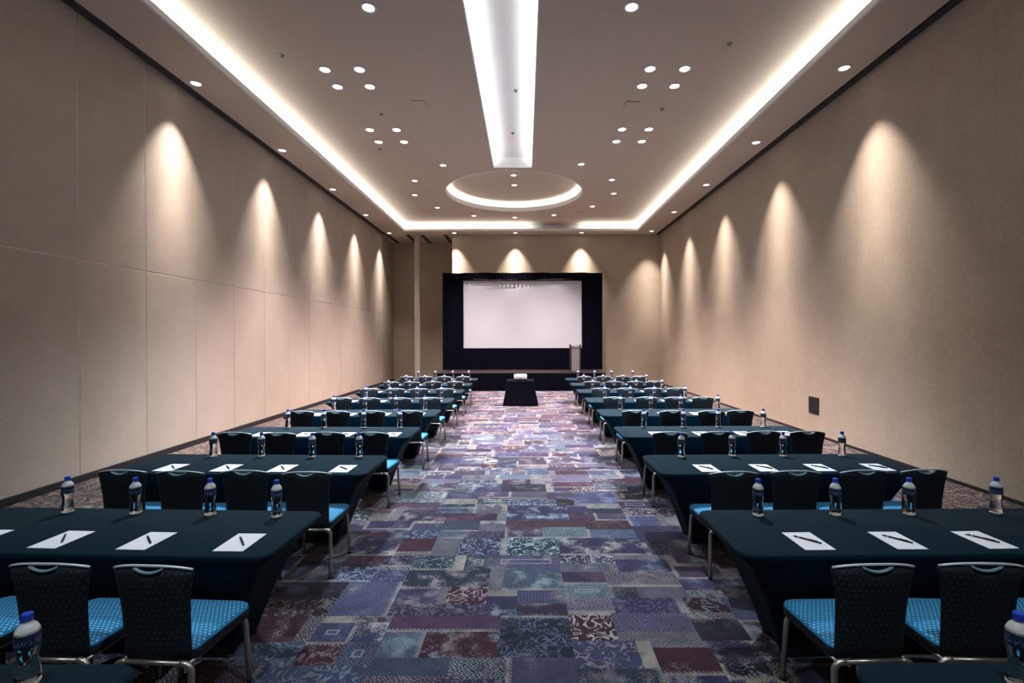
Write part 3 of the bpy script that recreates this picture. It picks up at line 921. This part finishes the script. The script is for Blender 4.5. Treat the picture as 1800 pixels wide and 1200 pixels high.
# ------------------------------------------------------------------ stage, screen, lectern
def pleats(x0, x1, y, z0, z1, amp=0.02, per=0.11, rows=1, phase=0.0, wob=0.0, seed=0):
    rng = random.Random(seed)
    n = max(6, int((x1 - x0) / per * 6)); vs, fs = [], []
    for j in range(rows + 1):
        z = z0 + (z1 - z0) * j / rows
        f = 1.0 if j == 0 else 0.75
        for i in range(n + 1):
            x = x0 + (x1 - x0) * i / n
            s = math.sin(2 * math.pi * x / per + phase + 0.7 * math.sin(x * 2.1)) * amp * f
            dz = (wob * (math.sin(x * 3.1) + math.sin(x * 7.7 + 1)) * 0.5) if j == rows else 0
            vs.append((x, y + s, z + dz))
    for j in range(rows):
        for i in range(n):
            a = j * (n + 1) + i
            fs.append((a, a + 1, a + n + 2, a + n + 1))
    return MB().add(vs, fs)

def build_stage():
    SX0, SX1, SY0, SY1, SZ = -3.35, 3.05, 18.5, 20.9, 0.69
    t = thing('stage', 'low black-skirted stage platform against the far wall', 'stage', ((SX0 + SX1) / 2, SY0, 0))
    ox = (SX0 + SX1) / 2; hw = (SX1 - SX0) / 2; dp = SY1 - SY0
    n = 4
    for i in range(n):
        a = -hw + 2 * hw * i / n; b = -hw + 2 * hw * (i + 1) / n
        MB().bbox(a + .004, b - .004, 0.0, dp, SZ - 0.08, SZ, .006).build('deck_panel', 'deck', t)
    pleats(-hw, hw, -0.03, 0.01, SZ - 0.015, 0.014, 0.10, 2, seed=1).build('skirt', 'drape', t, True)
    for sx in (-1, 1):
        o = pleats(0, dp, 0.0, 0.01, SZ - 0.015, 0.014, 0.10, 2).build('skirt', 'drape', t, True)
        o.rotation_euler = (0, 0, R(90)); o.location = (sx * (hw + 0.02), 0, 0)
    for x in [-hw + .08, 0, hw - .08]:
        for y in (.1, dp - .1):
            MB().tube([(x, y, 0), (x, y, SZ - .08)], .025, 8).build('leg', 'blackmetal', t)
    # projection screen with its drape surround
    Y = 20.35
    d = thing('projection_screen', 'white projection screen dressed in black drapes on the stage', 'screen', (-0.10, Y, SZ))
    f = Y / 850.0
    def px(x): return (x - 923) * f + 0.10
    def pz(y): return CAMZ - (y - 594) * f - SZ
    x0, x1, z0, z1 = px(815), px(1022.5), pz(611.5), pz(493.5)
    X0, X1, Z1 = px(778.5), px(1058.5), pz(480)
    MB().box(x0 - .03, x1 + .03, 0.0, 0.02, z0 - .03, z1 + .03).build('screen_surface', 'screen', d)
    fr = MB(); w_ = .06
    fr.box(x0 - w_, x0 - .028, -.02, .03, z0 - w_, z1 + w_); fr.box(x1 + .028, x1 + w_, -.02, .03, z0 - w_, z1 + w_)
    fr.box(x0 - w_, x1 + w_, -.02, .03, z1 + .028, z1 + w_); fr.box(x0 - w_, x1 + w_, -.02, .03, z0 - w_, z0 - .028)
    fr.build('screen_frame', 'blackmetal', d)
    pleats(X0, x0, -.05, 0.01, Z1, .022, .13, 4, wob=.015, seed=2).build('side_drape', 'drape', d, True)
    pleats(x1, X1, -.05, 0.01, Z1, .022, .13, 4, wob=.015, seed=3).build('side_drape', 'drape', d, True)
    pleats(x0 - .02, x1 + .02, -.055, z1, Z1 + .01, .018, .16, 2, wob=.012, seed=4).build('valance', 'drape', d, True)
    pleats(x0 - .02, x1 + .02, -.055, 0.01, z0, .022, .13, 3, seed=5).build('lower_drape', 'drape', d, True)
    MB().tube([(x0 + .4, -.085, z1 + .06), (x0 + 1.2, -.085, z1 + .035), (x0 + 2.2, -.085, z1 + .05)], .006, 6).build('valance_glint', 'rail', d)  # grey tubes: small reflections on the drape edge put in as shapes
    MB().tube([(x1 - 1.9, -.085, z1 + .035), (x1 - 1.1, -.085, z1 + .06), (x1 - .3, -.085, z1 + .065)], .006, 6).build('valance_glint', 'rail', d)
    for x in (X0 + .1, X1 - .1):
        MB().tube([(x, .06, 0), (x, .06, Z1 - .05)], .02, 8).build('stand', 'blackmetal', d)
    MB().tube([(X0 + .1, .06, Z1 - .06), (X1 - .1, .06, Z1 - .06)], .02, 8).build('top_bar', 'blackmetal', d)
    # lectern
    Ly = 19.2
    l = thing('lectern', 'slim grey lectern with black side fins on the stage', 'lectern', ((1011 - 923) * Ly / 850, Ly, SZ))
    MB().bbox(-.27, .27, -.20, .24, 0, .03, .006).build('base', 'blackmetal', l)
    MB().bbox(-.16, .16, -.12, -.10, .03, 0.92, .004).build('front_panel', 'lectern', l)
    for s in (-1, 1):
        vs = []
        out = [(-.13, .03), (.16, .03), (.16, .86), (.22, 1.00), (.22, 1.05), (-.12, 1.10), (-.16, 1.06), (-.13, .92)]
        for x in (s * .165, s * .215):
            vs += [(x, y, z) for y, z in out]
        m = len(out); fs = [tuple(range(m)), tuple(range(m, 2 * m))] + [(i, (i + 1) % m, m + (i + 1) % m, m + i) for i in range(m)]
        MB().add(vs, fs).build('side_fin', 'blackmetal', l)
    sh = MB().bbox(-.165, .165, -.14, .20, 0, .02, .004).build('reading_shelf', 'lectern', l); sh.location = (0, 0, .97); sh.rotation_euler = (R(-10), 0, 0)
    MB().bbox(-.16, .16, -.135, -.125, .92, 1.08, .003).build('acrylic_screen', 'acrylic', l)
build_stage()

# ------------------------------------------------------------------ projector and its table
def build_projector():
    yf = 14.3; xc = (914.5 - 923) * yf / 850
    hx, hy = 0.41, 0.38
    t = thing('projector_table', 'small table under a floor-length black cloth in the aisle', 'table', (xc, yf + hy + .1, 0))
    rng = random.Random(2)
    n = 64; rings = []
    def rp(hx, hy, i):
        a = 2 * math.pi * i / n; c, s = math.cos(a), math.sin(a)
        e = 0.16
        return (hx * math.copysign(abs(c) ** e, c), hy * math.copysign(abs(s) ** e, s))
    TZp = 0.745
    for s, z in ((0.98, TZp), (1.0, TZp - .008), (1.0, TZp - .03)):
        rings.append([(*[v * s for v in rp(hx, hy, i)], z) for i in range(n)])
    for j in range(1, 9):
        tt = j / 8
        ring = []
        for i in range(n):
            fl = 1 + 0.30 * tt ** 1.15 + 0.025 * tt * math.sin(i * 2 * math.pi / n * 9)
            x, y = rp(hx, hy, i); ring.append((x * fl, y * (1 + .26 * tt ** 1.15) + .012 * tt * math.sin(i * 1.7), (TZp - .03) * (1 - tt) + .006 * tt + (0.02 * tt * abs(math.sin(i * .3)) if False else 0)))
        rings.append(ring)
    MB().loft(rings, True, False).build('tablecloth', 'drape', t, True)
    MB().bbox(-.39, .39, -.36, .36, TZp - .03, TZp - .004, .004).build('tabletop', 'blackmetal', t)
    p = thing('projector', 'white projector on the black-clothed table in the aisle', 'projector', (xc + .0, yf + .42, TZp))
    body = MB().loft([rrect(.195, .14, .04, z, 5) if 0.035 < z < 0.165 else rrect(.18, .125, .035, z, 5) for z in (0.02, 0.04, 0.16, 0.175)])
    b = body.build('body', 'projector', p, True)
    for i in range(9):
        x = -.13 + .0325 * i
        MB().box(x - .012, x + .012, -.1415, -.139, .085, .105).build('vent_slot', 'vent', b)
    MB().box(-.03, .03, -.1415, -.139, .05, .07).build('port', 'lens', b)
    ln = MB().lathe([(.045, 0), (.045, .03), (.035, .04)], 16).build('lens', 'lens', p); ln.location = (.08, .135, .10); ln.rotation_euler = (R(-90), 0, 0)
    for x in (-.14, .14):
        for y in (-.09, .09):
            MB().lathe([(.014, 0), (.014, .022)], 8, x, y).build('foot', 'glide', p)
build_projector()

# ------------------------------------------------------------------ black plate in the plain wall
def build_plate():
    t = thing('wall_plate', 'square black service plate low on the plain wall', 'plate', (XR, 9.95, 0.46))
    MB().bbox(-.016, -0.0005, -.17, .17, 0, .335, .003).build('frame', 'blackmetal', t)
    MB().bbox(-.022, -.015, -.145, .145, .025, .31, .003).build('cover', 'blackmetal', t)
    MB().box(-.026, -.021, -.125, -.11, .15, .19).build('latch', 'sprk', t)
build_plate()
